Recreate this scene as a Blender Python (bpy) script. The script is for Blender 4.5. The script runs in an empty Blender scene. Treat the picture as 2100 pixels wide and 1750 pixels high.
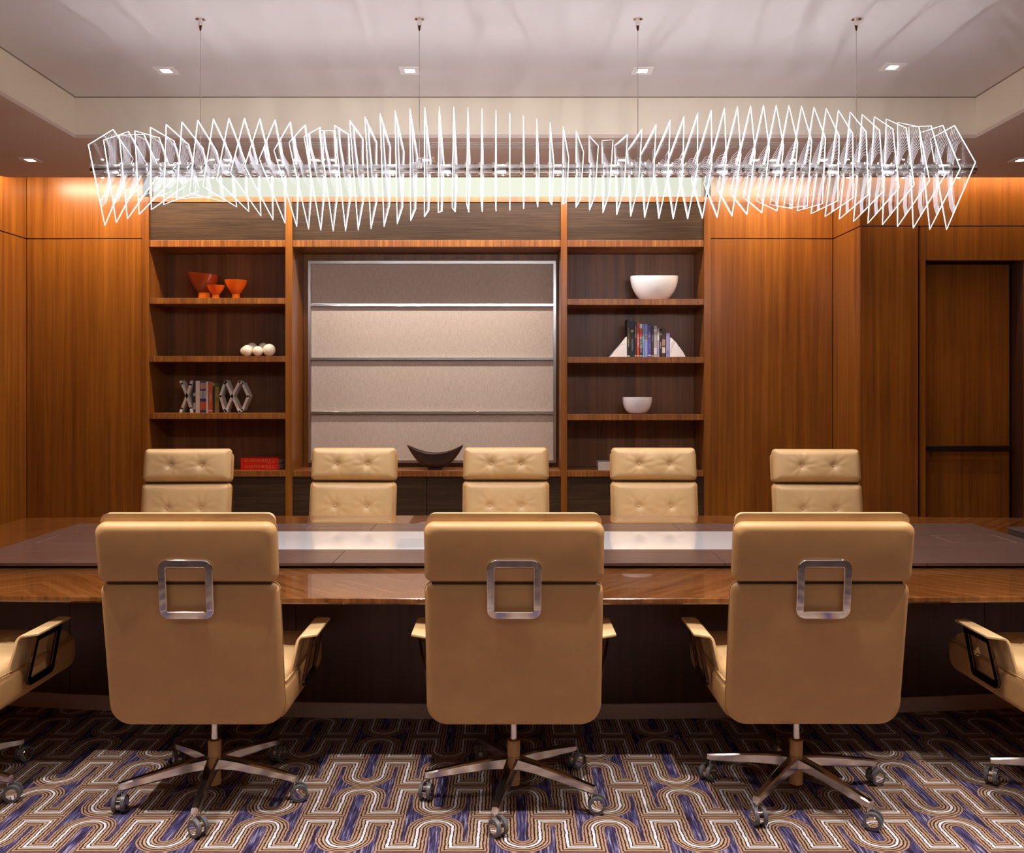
import bpy, bmesh, math, random
from mathutils import Matrix, Vector
random.seed(7)
R = math.radians
PI = math.pi
sc = bpy.context.scene
C = sc.collection

# ------------------------------------------------------------------ camera, world, exposure
F, VX, VY, H = 1880.0, 1045.0, 795.0, 1.55       # focal length (px), vanishing point, eye height
cam = bpy.data.cameras.new('camera')
cam.sensor_width = 36
cam.lens = F / 2100 * 36
cam.shift_x = 5 / 2100
cam.shift_y = -80 / 2100
cam.clip_start = 0.05
co = bpy.data.objects.new('camera', cam)
C.objects.link(co)
co.location = (0, 0, H)
co.rotation_euler = (R(90), 0, 0)
sc.camera = co
sc.view_settings.view_transform = 'Standard'
sc.view_settings.look = 'None'
sc.view_settings.exposure = 0.0
sc.view_settings.gamma = 1
sc.view_settings.use_curve_mapping = False
w = bpy.data.worlds.new('world')
sc.world = w
w.use_nodes = True
w.node_tree.nodes['Background'].inputs[0].default_value = (1, .8, .65, 1)
w.node_tree.nodes['Background'].inputs[1].default_value = 0.0

WARM = (1.0, .78, .56)
NEUT = (1.0, .92, .87)
COOL = (.92, .93, 1.0)
# energies
E_NEAR, E_CEIL, E_SOF, E_REAR = 125, 72, 16, 40
E_COVE, E_BOX, E_EDGE, E_TUBE, E_FILL = 46, 1.0, 1.5, 2.3, 44

def area(name, loc, rot, sx, sy, e, col):
    l = bpy.data.lights.new(name, 'AREA')
    l.shape = 'RECTANGLE'; l.size = sx; l.size_y = sy; l.energy = e; l.color = col
    o = bpy.data.objects.new(name, l); C.objects.link(o)
    o.location = loc; o.rotation_euler = rot
    return o
# unseen fill lamp added behind the camera for general brightness
area('rear_fill_lamp', (0, -.2, 3.3), (R(0), 0, 0), 5.5, 1.2, E_FILL, NEUT)
# linear lamps hidden in the wall cove
area('cove_lamp', (-3.0, 7.20, 3.3), (R(30), 0, 0), 1.9, .05, E_COVE * .8, WARM)
area('cove_lamp', (-.37, 7.20, 3.3), (R(30), 0, 0), 3.2, .05, E_COVE * 1.2, NEUT)
area('cove_lamp', (2.15, 7.20, 3.3), (R(30), 0, 0), 1.0, .05, E_COVE * .42, WARM)
area('cove_lamp', (3.65, 6.92, 3.26), (R(20), 0, 0), 1.8, .04, E_COVE * .30, WARM)

# ------------------------------------------------------------------ helpers
def px(x, D): return (x - VX) * D / F
def pz(y, D): return H + (VY - y) * D / F

def nm():
    return bmesh.new()
def box(bm, x0, x1, y0, y1, z0, z1):
    v = [bm.verts.new(p) for p in ((x0,y0,z0),(x1,y0,z0),(x1,y1,z0),(x0,y1,z0),(x0,y0,z1),(x1,y0,z1),(x1,y1,z1),(x0,y1,z1))]
    for f in ((0,3,2,1),(4,5,6,7),(0,1,5,4),(1,2,6,5),(2,3,7,6),(3,0,4,7)):
        bm.faces.new([v[i] for i in f])
    return v
def cyl(bm, p0, p1, r0, r1=None, n=16, cap=True):
    if r1 is None: r1 = r0
    p0 = Vector(p0); p1 = Vector(p1); d = (p1 - p0).normalized()
    a = d.orthogonal().normalized(); b = d.cross(a)
    A = [bm.verts.new(p0 + r0*(math.cos(t)*a + math.sin(t)*b)) for t in [2*PI*i/n for i in range(n)]]
    B = [bm.verts.new(p1 + r1*(math.cos(t)*a + math.sin(t)*b)) for t in [2*PI*i/n for i in range(n)]]
    for i in range(n):
        bm.faces.new((A[i], A[(i+1)%n], B[(i+1)%n], B[i]))
    if cap:
        bm.faces.new(A[::-1]); bm.faces.new(B)
def lathe(bm, prof, n=40, c=(0,0,0), fn=None):
    rings = []
    for r, z in prof:
        ring = []
        for i in range(n):
            t = 2*PI*i/n
            p = Vector((c[0]+r*math.cos(t), c[1]+r*math.sin(t), c[2]+z))
            if fn: p = fn(p, r, t, z)
            ring.append(bm.verts.new(p))
        rings.append(ring)
    for a, b in zip(rings, rings[1:]):
        for i in range(n):
            bm.faces.new((a[i], a[(i+1)%n], b[(i+1)%n], b[i]))
    if prof[0][0] > 1e-4: bm.faces.new(rings[0][::-1])
def rrect(w, h, r, seg=6):
    """rounded rectangle outline, r = (bl, br, tr, tl)"""
    if not isinstance(r, tuple): r = (r,)*4
    pts = []
    for (cx, cy, rr, a0) in ((-w/2, -h/2, r[0], 180), (w/2, -h/2, r[1], 270), (w/2, h/2, r[2], 0), (-w/2, h/2, r[3], 90)):
        ox = cx + (rr if cx < 0 else -rr); oy = cy + (rr if cy < 0 else -rr)
        for i in range(seg+1):
            a = R(a0 + 90*i/seg)
            pts.append((ox + rr*math.cos(a), oy + rr*math.sin(a)))
    return pts
def slab(bm, outline, t, bev, M=Matrix(), seg=3):
    """outline in local XY, extruded t along Z with rounded rims, then transformed"""
    n = len(outline)
    cx = sum(p[0] for p in outline)/n; cy = sum(p[1] for p in outline)/n
    W = max(p[0] for p in outline)-min(p[0] for p in outline); Hh = max(p[1] for p in outline)-min(p[1] for p in outline)
    rings = []
    prof = [(bev*(1-math.sin(a)), -t/2 + bev*(1-math.cos(a))) for a in [PI/2*i/seg for i in range(seg+1)]]
    prof += [(o, -z) for o, z in prof[::-1]]
    for off, z in prof:
        sx = (W-2*off)/W; sy = (Hh-2*off)/Hh
        rings.append([bm.verts.new(M @ Vector((cx+(p[0]-cx)*sx, cy+(p[1]-cy)*sy, z))) for p in outline])
    for a, b in zip(rings, rings[1:]):
        for i in range(n):
            bm.faces.new((a[i], a[(i+1)%n], b[(i+1)%n], b[i]))
    bm.faces.new(rings[0][::-1]); bm.faces.new(rings[-1])
def frame_loop(bm, outer, inner, t, M=Matrix(), warp=None):
    """flat loop between two outlines with the same point count"""
    n = len(outer)
    W = warp or (lambda v: v)
    def ring(o, z): return [bm.verts.new(M @ W(Vector((p[0], p[1], z)))) for p in o]
    a, b, c, d = ring(outer, -t/2), ring(outer, t/2), ring(inner, t/2), ring(inner, -t/2)
    for p, q in ((a,b),(b,c),(c,d),(d,a)):
        for i in range(n):
            bm.faces.new((p[i], p[(i+1)%n], q[(i+1)%n], q[i]))
def prism(bm, pts, z0, z1):
    a = [bm.verts.new((x,y,z0)) for x,y in pts]; b = [bm.verts.new((x,y,z1)) for x,y in pts]
    n = len(pts)
    for i in range(n): bm.faces.new((a[i], a[(i+1)%n], b[(i+1)%n], b[i]))
    bm.faces.new(a[::-1]); bm.faces.new(b)

def obj(name, bm, m, parent=None, smooth=False, kind=None, label=None, loc=None, bevel=0):
    bmesh.ops.recalc_face_normals(bm, faces=bm.faces[:])
    if parent is not None and parent.get('_w'):
        bmesh.ops.translate(bm, verts=bm.verts[:], vec=-Vector(parent['_w']))
    if loc is not None: bmesh.ops.translate(bm, verts=bm.verts[:], vec=-Vector(loc))
    me = bpy.data.meshes.new(name); bm.to_mesh(me); bm.free()
    if m: me.materials.append(m)
    o = bpy.data.objects.new(name, me); C.objects.link(o)
    if smooth:
        for p in me.polygons: p.use_smooth = True
        try: me.set_sharp_from_angle(angle=R(38 if smooth is True else smooth))
        except Exception: pass
    if parent is not None: o.parent = parent
    if loc is not None:
        o.location = Vector(loc) - (Vector(parent['_w']) if parent is not None and parent.get('_w') else Vector())*0
    if kind: o['kind'] = kind
    if label: o['label'] = label
    if bevel:
        md = o.modifiers.new('bevel', 'BEVEL'); md.width = bevel; md.segments = 2; md.limit_method = 'ANGLE'
    return o
def tag(o, label, cat, group=None):
    o['label'] = label; o['category'] = cat
    if group: o['group'] = group
    return o
def thing(name, label, cat, loc=(0,0,0), group=None, world=True):
    """an Empty at the base of a thing; world=True: its parts are written in world coordinates"""
    o = bpy.data.objects.new(name, None); C.objects.link(o)
    o.empty_display_size = .1
    o.location = loc
    if world: o['_w'] = tuple(loc)
    return tag(o, label, cat, group)
def copy_tree(o, parent=None):
    c = o.copy(); C.objects.link(c); c.parent = parent
    for ch in [k for k in kids.get(o.name, [])]:
        copy_tree_child(ch, c)
    return c
kids = {}
def index_kids():
    kids.clear()
    for o in bpy.data.objects:
        if o.parent: kids.setdefault(o.parent.name, []).append(o)
def copy_tree_child(o, parent):
    c = o.copy(); C.objects.link(c); c.parent = parent
    for ch in kids.get(o.name, []): copy_tree_child(ch, c)

# ------------------------------------------------------------------ materials
def mat(name, col=(.8,.8,.8), rough=.5, metal=0, **kw):
    m = bpy.data.materials.new(name); m.use_nodes = True
    b = m.node_tree.nodes['Principled BSDF']
    b.inputs['Base Color'].default_value = (*col, 1)
    b.inputs['Roughness'].default_value = rough
    b.inputs['Metallic'].default_value = metal
    for k, v in kw.items(): b.inputs[k.replace('_', ' ')].default_value = v
    return m
class G:
    """tiny node-graph builder"""
    def __init__(s, m): s.t = m.node_tree; s.n = s.t.nodes; s.l = s.t.links; s.b = s.n['Principled BSDF']
    def _in(s, sock, v):
        if isinstance(v, bpy.types.NodeSocket): s.l.new(v, sock)
        elif v is not None: sock.default_value = v
    def math(s, op, a, b=None, c=None):
        n = s.n.new('ShaderNodeMath'); n.operation = op
        s._in(n.inputs[0], a)
        if b is not None: s._in(n.inputs[1], b)
        if c is not None: s._in(n.inputs[2], c)
        return n.outputs[0]
    def pos(s): return s.n.new('ShaderNodeNewGeometry').outputs['Position']
    def objc(s): return s.n.new('ShaderNodeTexCoord').outputs['Object']
    def xyz(s, v):
        n = s.n.new('ShaderNodeSeparateXYZ'); s.l.new(v, n.inputs[0]); return n.outputs
    def comb(s, x, y, z):
        n = s.n.new('ShaderNodeCombineXYZ')
        for i, v in enumerate((x,y,z)): s._in(n.inputs[i], v)
        return n.outputs[0]
    def map(s, v, scale=(1,1,1), rot=(0,0,0), loc=(0,0,0)):
        n = s.n.new('ShaderNodeMapping'); s.l.new(v, n.inputs[0])
        n.inputs['Scale'].default_value = scale; n.inputs['Rotation'].default_value = rot; n.inputs['Location'].default_value = loc
        return n.outputs[0]
    def noise(s, v, scale=5, detail=3, rough=.5, dist=0):
        n = s.n.new('ShaderNodeTexNoise'); s.l.new(v, n.inputs['Vector'])
        n.inputs['Scale'].default_value = scale; n.inputs['Detail'].default_value = detail
        n.inputs['Roughness'].default_value = rough; n.inputs['Distortion'].default_value = dist
        return n.outputs['Fac']
    def ramp(s, f, stops, const=False):
        n = s.n.new('ShaderNodeValToRGB'); s.l.new(f, n.inputs[0])
        e = n.color_ramp.elements
        if const: n.color_ramp.interpolation = 'CONSTANT'
        while len(e) < len(stops): e.new(.5)
        for k, (p, c) in zip(e, stops): k.position = p; k.color = (*c, 1)
        return n.outputs[0]
    def mix(s, f, a, b, mode='MIX'):
        n = s.n.new('ShaderNodeMix'); n.data_type = 'RGBA'; n.blend_type = mode
        s._in(n.inputs[0], f)
        for i, v in ((6, a), (7, b)):
            if isinstance(v, bpy.types.NodeSocket): s.l.new(v, n.inputs[i])
            else: n.inputs[i].default_value = (*v, 1)
        return n.outputs[2]
    def bump(s, h, strength=.2, dist=.002):
        n = s.n.new('ShaderNodeBump'); s.l.new(h, n.inputs['Height'])
        n.inputs['Strength'].default_value = strength; n.inputs['Distance'].default_value = dist
        s.l.new(n.outputs[0], s.b.inputs['Normal'])
    def color(s, c): s.l.new(c, s.b.inputs['Base Color'])

def wood(name, a, b, c, rough=.32, grain='z', strip=0, coat=0., sc_=1.0):
    m = mat(name, b, rough); g = G(m)
    if coat: g.b.inputs['Coat Weight'].default_value = coat; g.b.inputs['Coat Roughness'].default_value = .04
    p = g.pos()
    s1 = {'z': (26, 26, .55), 'x': (.9, 22, 48)}[grain]
    s2 = {'z': (150, 150, 3), 'x': (4, 120, 180)}[grain]
    v = g.map(p, tuple(k*sc_ for k in s1))
    n1 = g.noise(v, 1, 4, .55, .6)
    n2 = g.noise(g.map(p, s2), 1, 2, .6)
    n3 = g.noise(g.map(p, (3.2, 3.2, .9) if grain == 'z' else (1, 3, 6)), 1, 2, .5)
    f = g.math('ADD', g.math('MULTIPLY', n1, .55), g.math('ADD', g.math('MULTIPLY', n2, .2), g.math('MULTIPLY', n3, .25)))
    if strip:
        x = g.xyz(p)[0]
        k = g.math('FLOOR', g.math('DIVIDE', x, strip))
        h = g.math('FRACT', g.math('MULTIPLY', g.math('SINE', g.math('MULTIPLY', k, 12.9898)), 437.58))
        f = g.math('ADD', f, g.math('MULTIPLY', g.math('SUBTRACT', h, .5), .28))
    g.color(g.ramp(f, [(.30, a), (.5, b), (.70, c)]))
    g.bump(n2, .05, .001)
    return m
CHERRY = wood('cherry_veneer', (.115,.031,.004), (.225,.070,.008), (.34,.122,.014), .30)
SHELF = wood('shelf_edge_veneer', (.08,.020,.006), (.22,.070,.014), (.42,.175,.035), .34, sc_=2.2)
BACK = wood('bookcase_back_veneer', (.11,.035,.011), (.19,.068,.022), (.29,.11,.038), .38, strip=.092)
EBONY = wood('dark_ribbed_veneer', (.012,.006,.003), (.040,.020,.009), (.088,.047,.022), .55, grain='x', sc_=3.4)
EBONY.node_tree.nodes['Principled BSDF'].inputs['Specular IOR Level'].default_value = .2
BASEW = wood('dark_base_veneer', (.045,.016,.008), (.075,.027,.014), (.11,.04,.02), .35)

def table_mat():
    m = mat('lacquered_table_veneer', (.3,.1,.03), .16); g = G(m)
    g.b.inputs['Coat Weight'].default_value = .8; g.b.inputs['Coat Roughness'].default_value = .015
    x, y, z = g.xyz(g.pos())[:3]
    xm = g.math('PINGPONG', g.math('ADD', x, .45), 1.55)
    u = g.math('ADD', g.math('MULTIPLY', xm, .72), g.math('MULTIPLY', y, -.69))
    v = g.math('ADD', g.math('MULTIPLY', xm, .69), g.math('MULTIPLY', y, .72))
    q = g.comb(g.math('MULTIPLY', u, 34), g.math('MULTIPLY', v, 1.2), 0)
    n1 = g.noise(q, 1, 4, .55, .7)
    n2 = g.noise(g.comb(g.math('MULTIPLY', u, 140), g.math('MULTIPLY', v, 5), 0), 1, 2, .6)
    f = g.math('ADD', g.math('MULTIPLY', n1, .75), g.math('MULTIPLY', n2, .25))
    g.color(g.ramp(f, [(.32, (.095,.03,.008)), (.5, (.19,.066,.016)), (.68, (.29,.115,.032))]))
    return m
TABLE = table_mat()

def leather(name, col, rough=.36):
    m = mat(name, col, rough); g = G(m)
    n = g.noise(g.objc(), 420, 3, .6)
    n2 = g.noise(g.objc(), 9, 3, .5)
    g.color(g.ramp(n2, [(.3, tuple(c*.93 for c in col)), (.7, tuple(min(1,c*1.05) for c in col))]))
    g.bump(n, .12, .0008)
    return m
LEATH = leather('cream_tan_leather', (.58,.325,.13), .50)
LEATH_L = leather('soft_cushion_leather', (.66,.44,.215), .34)
PIPE = mat('leather_piping', (.42,.24,.09), .45)
CHROME = mat('polished_chrome', (.82,.80,.80), .07, 1)
ALU = mat('polished_aluminium', (.74,.71,.70), .16, 1)
STEEL = mat('brushed_steel', (.62,.60,.58), .24, 1)
DARKCH = mat('black_chrome', (.10,.06,.05), .10, 1)
RIM = mat('grey_tyre', (.13,.13,.14), .35)
BLACK = mat('black_gap', (.012,.008,.006), .7)
DBRONZE = mat('dark_bronze', (.035,.02,.018), .35, .6)
WHITEP = mat('white_trim', (.80,.76,.74), .5)

def bronze_mat():
    m = mat('brushed_bronze_laminate', (.22,.13,.11), .30, .55); g = G(m)
    p = g.pos()
    n = g.noise(g.map(p, (1.5, 260, 1)), 1, 2, .6)
    g.color(g.ramp(n, [(.25, (.17,.10,.085)), (.75, (.31,.20,.17))]))
    g.bump(n, .06, .001)
    g.l.new(g.math('ADD', g.math('MULTIPLY', n, .14), .17), g.b.inputs['Roughness'])
    return m
BRONZE = bronze_mat()
KICK = mat('metal_toe_kick', (.62,.47,.39), .4, .1)

def fabric_mat():
    m = mat('woven_grasscloth', (.45,.34,.26), .85); g = G(m)
    p = g.pos()
    n = g.noise(g.map(p, (300, 1, 14)), 1, 3, .7)
    n2 = g.noise(g.map(p, (30, 1, 260)), 1, 2, .7)
    f = g.math('ADD', g.math('MULTIPLY', n, .6), g.math('MULTIPLY', n2, .4))
    g.color(g.ramp(f, [(.35, (.41,.315,.25)), (.65, (.67,.545,.45))]))
    g.bump(f, .25, .001)
    return m
FABRIC = fabric_mat()
def paint(name, col):
    m = mat(name, col, .75); g = G(m)
    g.bump(g.noise(g.pos(), 260, 2, .5), .05, .001); return m
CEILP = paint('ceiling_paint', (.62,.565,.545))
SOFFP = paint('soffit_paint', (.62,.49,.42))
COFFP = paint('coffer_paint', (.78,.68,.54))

def emis(name, col, s, cam_=False):
    m = bpy.data.materials.new(name); m.use_nodes = True
    t = m.node_tree; t.nodes.clear()
    o = t.nodes.new('ShaderNodeOutputMaterial'); e = t.nodes.new('ShaderNodeEmission')
    e.inputs[0].default_value = (*col, 1); e.inputs[1].default_value = s
    t.links.new(e.outputs[0], o.inputs[0]); return m
LENS = emis('downlight_lens', (1,.93,.88), 14)
BOXL = emis('cove_light_box', (.90,.93,.76), E_BOX)
EDGE = emis('lit_glass_edge', (.92,.95,1), E_EDGE)
# the LEDs sit at the hub, so an edge glows brighter the nearer it passes to it
_t = EDGE.node_tree; _tc = _t.nodes.new('ShaderNodeTexCoord'); _ln = _t.nodes.new('ShaderNodeVectorMath'); _ln.operation = 'LENGTH'
_mr = _t.nodes.new('ShaderNodeMapRange'); _mr.inputs[1].default_value = .12; _mr.inputs[2].default_value = .30; _mr.inputs[3].default_value = E_EDGE*6; _mr.inputs[4].default_value = E_EDGE*.8
_t.links.new(_tc.outputs['Object'], _ln.inputs[0]); _t.links.new(_ln.outputs['Value'], _mr.inputs[0]); _t.links.new(_mr.outputs[0], _t.nodes['Emission'].inputs[1])
LINES = emis('lit_engraving', (.95,.92,1), E_EDGE*.80)
LED = emis('led_point', (.95,.97,1), 60)

def plate_mat():
    m = bpy.data.materials.new('clear_plate_glass'); m.use_nodes = True
    t = m.node_tree; t.nodes.clear(); N = t.nodes.new
    o = N('ShaderNodeOutputMaterial'); mx = N('ShaderNodeMixShader'); tr = N('ShaderNodeBsdfTransparent'); gl = N('ShaderNodeBsdfGlossy')
    ge = N('ShaderNodeNewGeometry'); dt = N('ShaderNodeVectorMath'); dt.operation = 'DOT_PRODUCT'
    def mt(op, a, b=None):
        n = N('ShaderNodeMath'); n.operation = op
        for i_, v_ in enumerate((a, b)):
            if v_ is None: continue
            if isinstance(v_, bpy.types.NodeSocket): t.links.new(v_, n.inputs[i_])
            else: n.inputs[i_].default_value = v_
        return n.outputs[0]
    t.links.new(ge.outputs['Normal'], dt.inputs[0]); t.links.new(ge.outputs['Incoming'], dt.inputs[1])
    sch = mt('ADD', mt('MULTIPLY', mt('POWER', mt('SUBTRACT', 1.0, mt('ABSOLUTE', dt.outputs['Value'])), 5.0), .75), .03)   # Schlick reflectance, both faces alike
    tr.inputs[0].default_value = (.985,.985,.99,1)
    gl.inputs['Roughness'].default_value = .02
    t.links.new(sch, mx.inputs[0]); t.links.new(tr.outputs[0], mx.inputs[1]); t.links.new(gl.outputs[0], mx.inputs[2])
    t.links.new(mx.outputs[0], o.inputs[0]); return m
GLASS = plate_mat()
FROST = mat('frosted_white_glass', (.93,.93,.97), .07, 0, Coat_Weight=1.0, Coat_Roughness=.02)

def carpet_mat():
    m = mat('meander_carpet', (.3,.2,.15), .95); g = G(m); M_ = g.math
    p = g.pos(); x, y, z = g.xyz(p)[:3]
    P, Hh, a, b, mm = .612, .2535, .120, .093, .034
    # tufted wobble of the yarn rows
    wob = M_('MULTIPLY', M_('SUBTRACT', g.noise(g.map(p, (95, 95, 1)), 1, 2, .7), .5), .0085)
    wob2 = M_('MULTIPLY', M_('SUBTRACT', g.noise(g.map(p, (22, 22, 1), loc=(5,9,0)), 1, 1, .5), .5), .008)
    x = M_('ADD', x, M_('ADD', wob, wob2))
    y = M_('ADD', y, M_('MULTIPLY', wob2, .6))
    r = M_('DIVIDE', M_('SUBTRACT', y, 3.311), Hh)
    row = M_('FLOOR', r)
    v = M_('MULTIPLY', M_('SUBTRACT', r, row), Hh)          # 0 near edge of row .. H far edge
    # the row just below 3.311 (row -1) carries a round top at x = .351; odd rows shift by half a period
    xs = M_('ADD', M_('SUBTRACT', x, .351), M_('MULTIPLY', M_('ADD', row, 1), P/2))
    t = M_('PINGPONG', xs, P/2)
    t1, t2, t3 = a/2, a/2+b, a/2+2*b
    c1 = Hh-mm-a/2
    def arc(tt, vv):
        q = M_('MAXIMUM', M_('SUBTRACT', vv, c1), 0.0)
        ln = M_('SQRT', M_('ADD', M_('MULTIPLY', tt, tt), M_('MULTIPLY', q, q)))
        return M_('MAXIMUM', M_('ABSOLUTE', M_('SUBTRACT', ln, a/2)), M_('SUBTRACT', mm, vv))
    V = M_('SUBTRACT', Hh, v)
    dA = arc(t, v); dC = arc(M_('SUBTRACT', P/2, t), V)
    dB = M_('MAXIMUM', M_('ABSOLUTE', M_('SUBTRACT', t, t2)), M_('MAXIMUM', M_('SUBTRACT', mm, v), M_('SUBTRACT', mm, V)))
    h1 = M_('MAXIMUM', M_('ABSOLUTE', M_('SUBTRACT', v, mm)), M_('MAXIMUM', M_('SUBTRACT', t1, t), M_('SUBTRACT', t, t2)))
    h2 = M_('MAXIMUM', M_('ABSOLUTE', M_('SUBTRACT', V, mm)), M_('MAXIMUM', M_('SUBTRACT', t2, t), M_('SUBTRACT', t, t3)))
    d = M_('MINIMUM', M_('MINIMUM', dA, dC), M_('MINIMUM', dB, M_('MINIMUM', h1, h2)))
    f = M_('MULTIPLY', d, 1/.06)
    W_, Y_, T_, D_, L_ = (.80,.74,.77), (.52,.37,.17), (.43,.26,.16), (.035,.016,.026), (.30,.23,.30)
    T2_ = (.40,.25,.17); k = lambda q: q/.06
    base = g.ramp(f, [(0, W_), (k(.0042), D_), (k(.0082), L_), (k(.0100), Y_), (k(.0155), D_), (k(.0212), T_), (k(.0280), D_), (k(.0325), T2_), (k(.0385), D_), (k(.0410), (.5,.5,.5))], True)
    # streaky blue yarn filling the space outside the ribbon
    sx = g.noise(g.map(p, (170, 9, 1)), 1, 2, .6)
    blue = g.ramp(sx, [(.38, (.025,.012,.022)), (.46, (.045,.035,.10)), (.53, (.07,.06,.16)), (.62, (.20,.17,.26)), (.68, (.40,.33,.38))])
    isb = M_('GREATER_THAN', d, .0410)
    col = g.mix(isb, base, blue)
    tuft = g.noise(g.map(p, (300, 300, 1)), 1, 2, .7)
    col = g.mix(.55, col, g.ramp(tuft, [(.3, (.45,.42,.42)), (.6, (1,1,1))]), 'MULTIPLY')
    g.color(col)
    g.bump(M_('ADD', tuft, M_('MULTIPLY', d, 10)), .6, .004)
    g.b.inputs['Specular IOR Level'].default_value = .1
    return m
CARPET = carpet_mat()

# ------------------------------------------------------------------ the room
DW, DN, DE = 7.65, 7.075, 6.848                    # back wall, door wall, soffit edge
ZS, ZC = 3.12, 3.378                              # soffit, coffer ceiling
XL, XR, YF = -4.03, 4.66, -1.6
XRET = 2.698
def Zb(y): return pz(y, DW)
def Xb(x): return px(x, DW)
SE = Zb(490)                                      # horizontal joint in the panelling

bm = nm(); box(bm, XL-.1, XR+.1, YF-.1, DW+.6, -.05, 0); obj('floor', bm, CARPET, kind='structure')
ceil = nm(); box(ceil, XL-.1, XR+.1, YF-.1, DW+.6, 3.56, 3.62)
ceil = obj('ceiling', ceil, CEILP, kind='structure')
CXL, CXR, CYN, CYF = px(154, 5.765), px(2001, 5.765), 3.31, 5.765
bm = nm(); box(bm, CXL, CXR, CYN, CYF, ZC, ZC+.03); obj('coffer_panel', bm, CEILP, ceil)
bm = nm()
for b4 in ((CXL-.02, CXL, CYN-.02, CYF+.02), (CXR, CXR+.02, CYN-.02, CYF+.02), (CXL, CXR, CYF, CYF+.02), (CXL, CXR, CYN-.02, CYN)):
    box(bm, *b4, ZS+.021, ZC+.05)
obj('coffer_side', bm, COFFP, ceil)
bm = nm()                                          # thin dark strip: shade of the coffer edge gap put in as colour
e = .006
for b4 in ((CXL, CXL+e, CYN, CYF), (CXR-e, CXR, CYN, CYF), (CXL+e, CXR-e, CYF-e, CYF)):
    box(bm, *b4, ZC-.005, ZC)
obj('reveal_shade_strip', bm, mat('reveal_shade', (.25,.2,.15), .8), ceil)
# soffit: ring round the coffer, its back edge stops short of the walls (light cove)
SL = -3.79
bm = nm()
out = []
rr = .09
for i in range(7):
    a_ = R(90 + 90*i/6); out.append((SL+rr+rr*math.cos(a_), DE-rr+rr*math.sin(a_)))
out = [(CXR, DE)] + out + [(SL, CYN), (CXR, CYN)]
prism(bm, [(CXL, CYF), (CXL, DE)] + out[1:8] + [(SL, CYF)], ZS, ZS+.02)
box(bm, CXL, CXR, CYF, DE, ZS, ZS+.02)
box(bm, CXR, XR, CYN, DE, ZS, ZS+.02)
box(bm, SL, CXL, CYN, CYF, ZS, ZS+.02)
box(bm, XL, XR, 1.2, CYN, ZS, ZS+.02)
obj('soffit_panel', bm, SOFFP, ceil)
bm = nm(); box(bm, CXL-.9, XR, DE-.02, DE, ZS+.02, ZS+.07); obj('soffit_lip', bm, SOFFP, ceil)

def structure(name, bm, m): return obj(name, bm, m, kind='structure')
# back wall with its cherry panels
bm = nm(); box(bm, XL-.1, XR+.1, DW+.5, DW+.6, 0, 3.56)
wb = structure('wall_back', bm, BLACK)
def panel(parent, x0, x1, y0, y1, z0, z1, m=CHERRY, name='panel'):
    bm = nm(); box(bm, x0, x1, y0, y1, z0, z1)
    return obj(name, bm, m, parent, bevel=.002)
g_ = .004
for x0, x1 in ((XL+.002, Xb(292.5)), (Xb(1457.5), XRET-.003)):
    panel(wb, x0, x1, DW, DW+.03, .0, SE-g_)
    panel(wb, x0, x1, DW, DW+.03, SE+g_, 3.5)
bm = nm(); box(bm, XL, Xb(292), DW+.03, DW+.5, 0, 3.5); box(bm, Xb(1458), XRET, DW+.03, DW+.5, 0, 3.5); obj('backing', bm, BLACK, wb)
# left wall
bm = nm(); box(bm, XL-.1, XL-.021, YF, DW+.5, 0, 3.56); wl = structure('wall_left', bm, BLACK)
yy = [YF, .2, 1.9, 3.6, 5.3, DW]
for a_, b_ in zip(yy, yy[1:]):
    panel(wl, XL-.02, XL, a_+.002, b_-.002, .0, SE-g_)
    panel(wl, XL-.02, XL, a_+.002, b_-.002, SE+g_, 3.5)
# door wall on the right: return, panel, trims, header
bm = nm(); box(bm, XRET+.03, XR+.1, DN+.2, DN+.25, 0, 3.56); box(bm, XR, XR+.1, YF, DN+.25, 0, 3.56)
wr = structure('wall_right', bm, CHERRY)
panel(wr, XRET, XRET+.03, DN+.002, DW-.001, 0, SE-g_)
panel(wr, XRET, XRET+.03, DN+.002, DW-.001, SE+g_, 3.5)
def Xn(x): return px(x, DN)
panel(wr, XRET, Xn(1880.5), DN-.02, DN, 0, SE-g_)
panel(wr, XRET, Xn(1882), DN-.02, DN, SE+g_, 3.5)
panel(wr, Xn(1883), XR, DN-.02, DN, SE+g_, 3.5)
panel(wr, Xn(1895.5), XR, DN-.02, DN, pz(535, DN), SE-g_, name='door_header')
panel(wr, Xn(2098), XR, DN-.02, DN, 0, pz(535, DN)-.002)
bm = nm(); box(bm, XRET+.03, Xn(1883), DN, DN+.2, 0, 3.5); box(bm, Xn(2097), XR, DN, DN+.2, 0, 3.5); box(bm, Xn(1883), XR, DN, DN+.2, pz(535, DN)+.005, 3.5)
obj('backing', bm, BASEW, wr)
bm = nm(); box(bm, Xn(1884.5), Xn(1894.5), DN-.032, DN, 0, SE-g_); structure('trim_1', bm, CHERRY)
bm = nm(); box(bm, Xn(1895), Xn(1897), DN, DN+.12, 0, pz(536, DN)); structure('trim_2', bm, CHERRY)
bm = nm(); box(bm, Xn(1898), Xn(2087), DN+.12, DN+.16, 0.005, pz(536, DN)-.01)
d1 = structure('door_1', bm, CHERRY)
bm = nm(); zb = pz(920, DN+.08); slab(bm, rrect(Xn(2081)-Xn(1895), .046, .006), .03, .004, Matrix.Translation(((Xn(2081)+Xn(1895))/2+.01, DN+.06, zb)) @ Matrix.Rotation(R(90), 4, 'X'))
for xx in (Xn(1925), Xn(2050)): cyl(bm, (xx, DN+.06, zb), (xx, DN+.13, zb), .01)
obj('push_bar', bm, DBRONZE, d1, smooth=True, label='dark bronze push bar')
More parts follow.
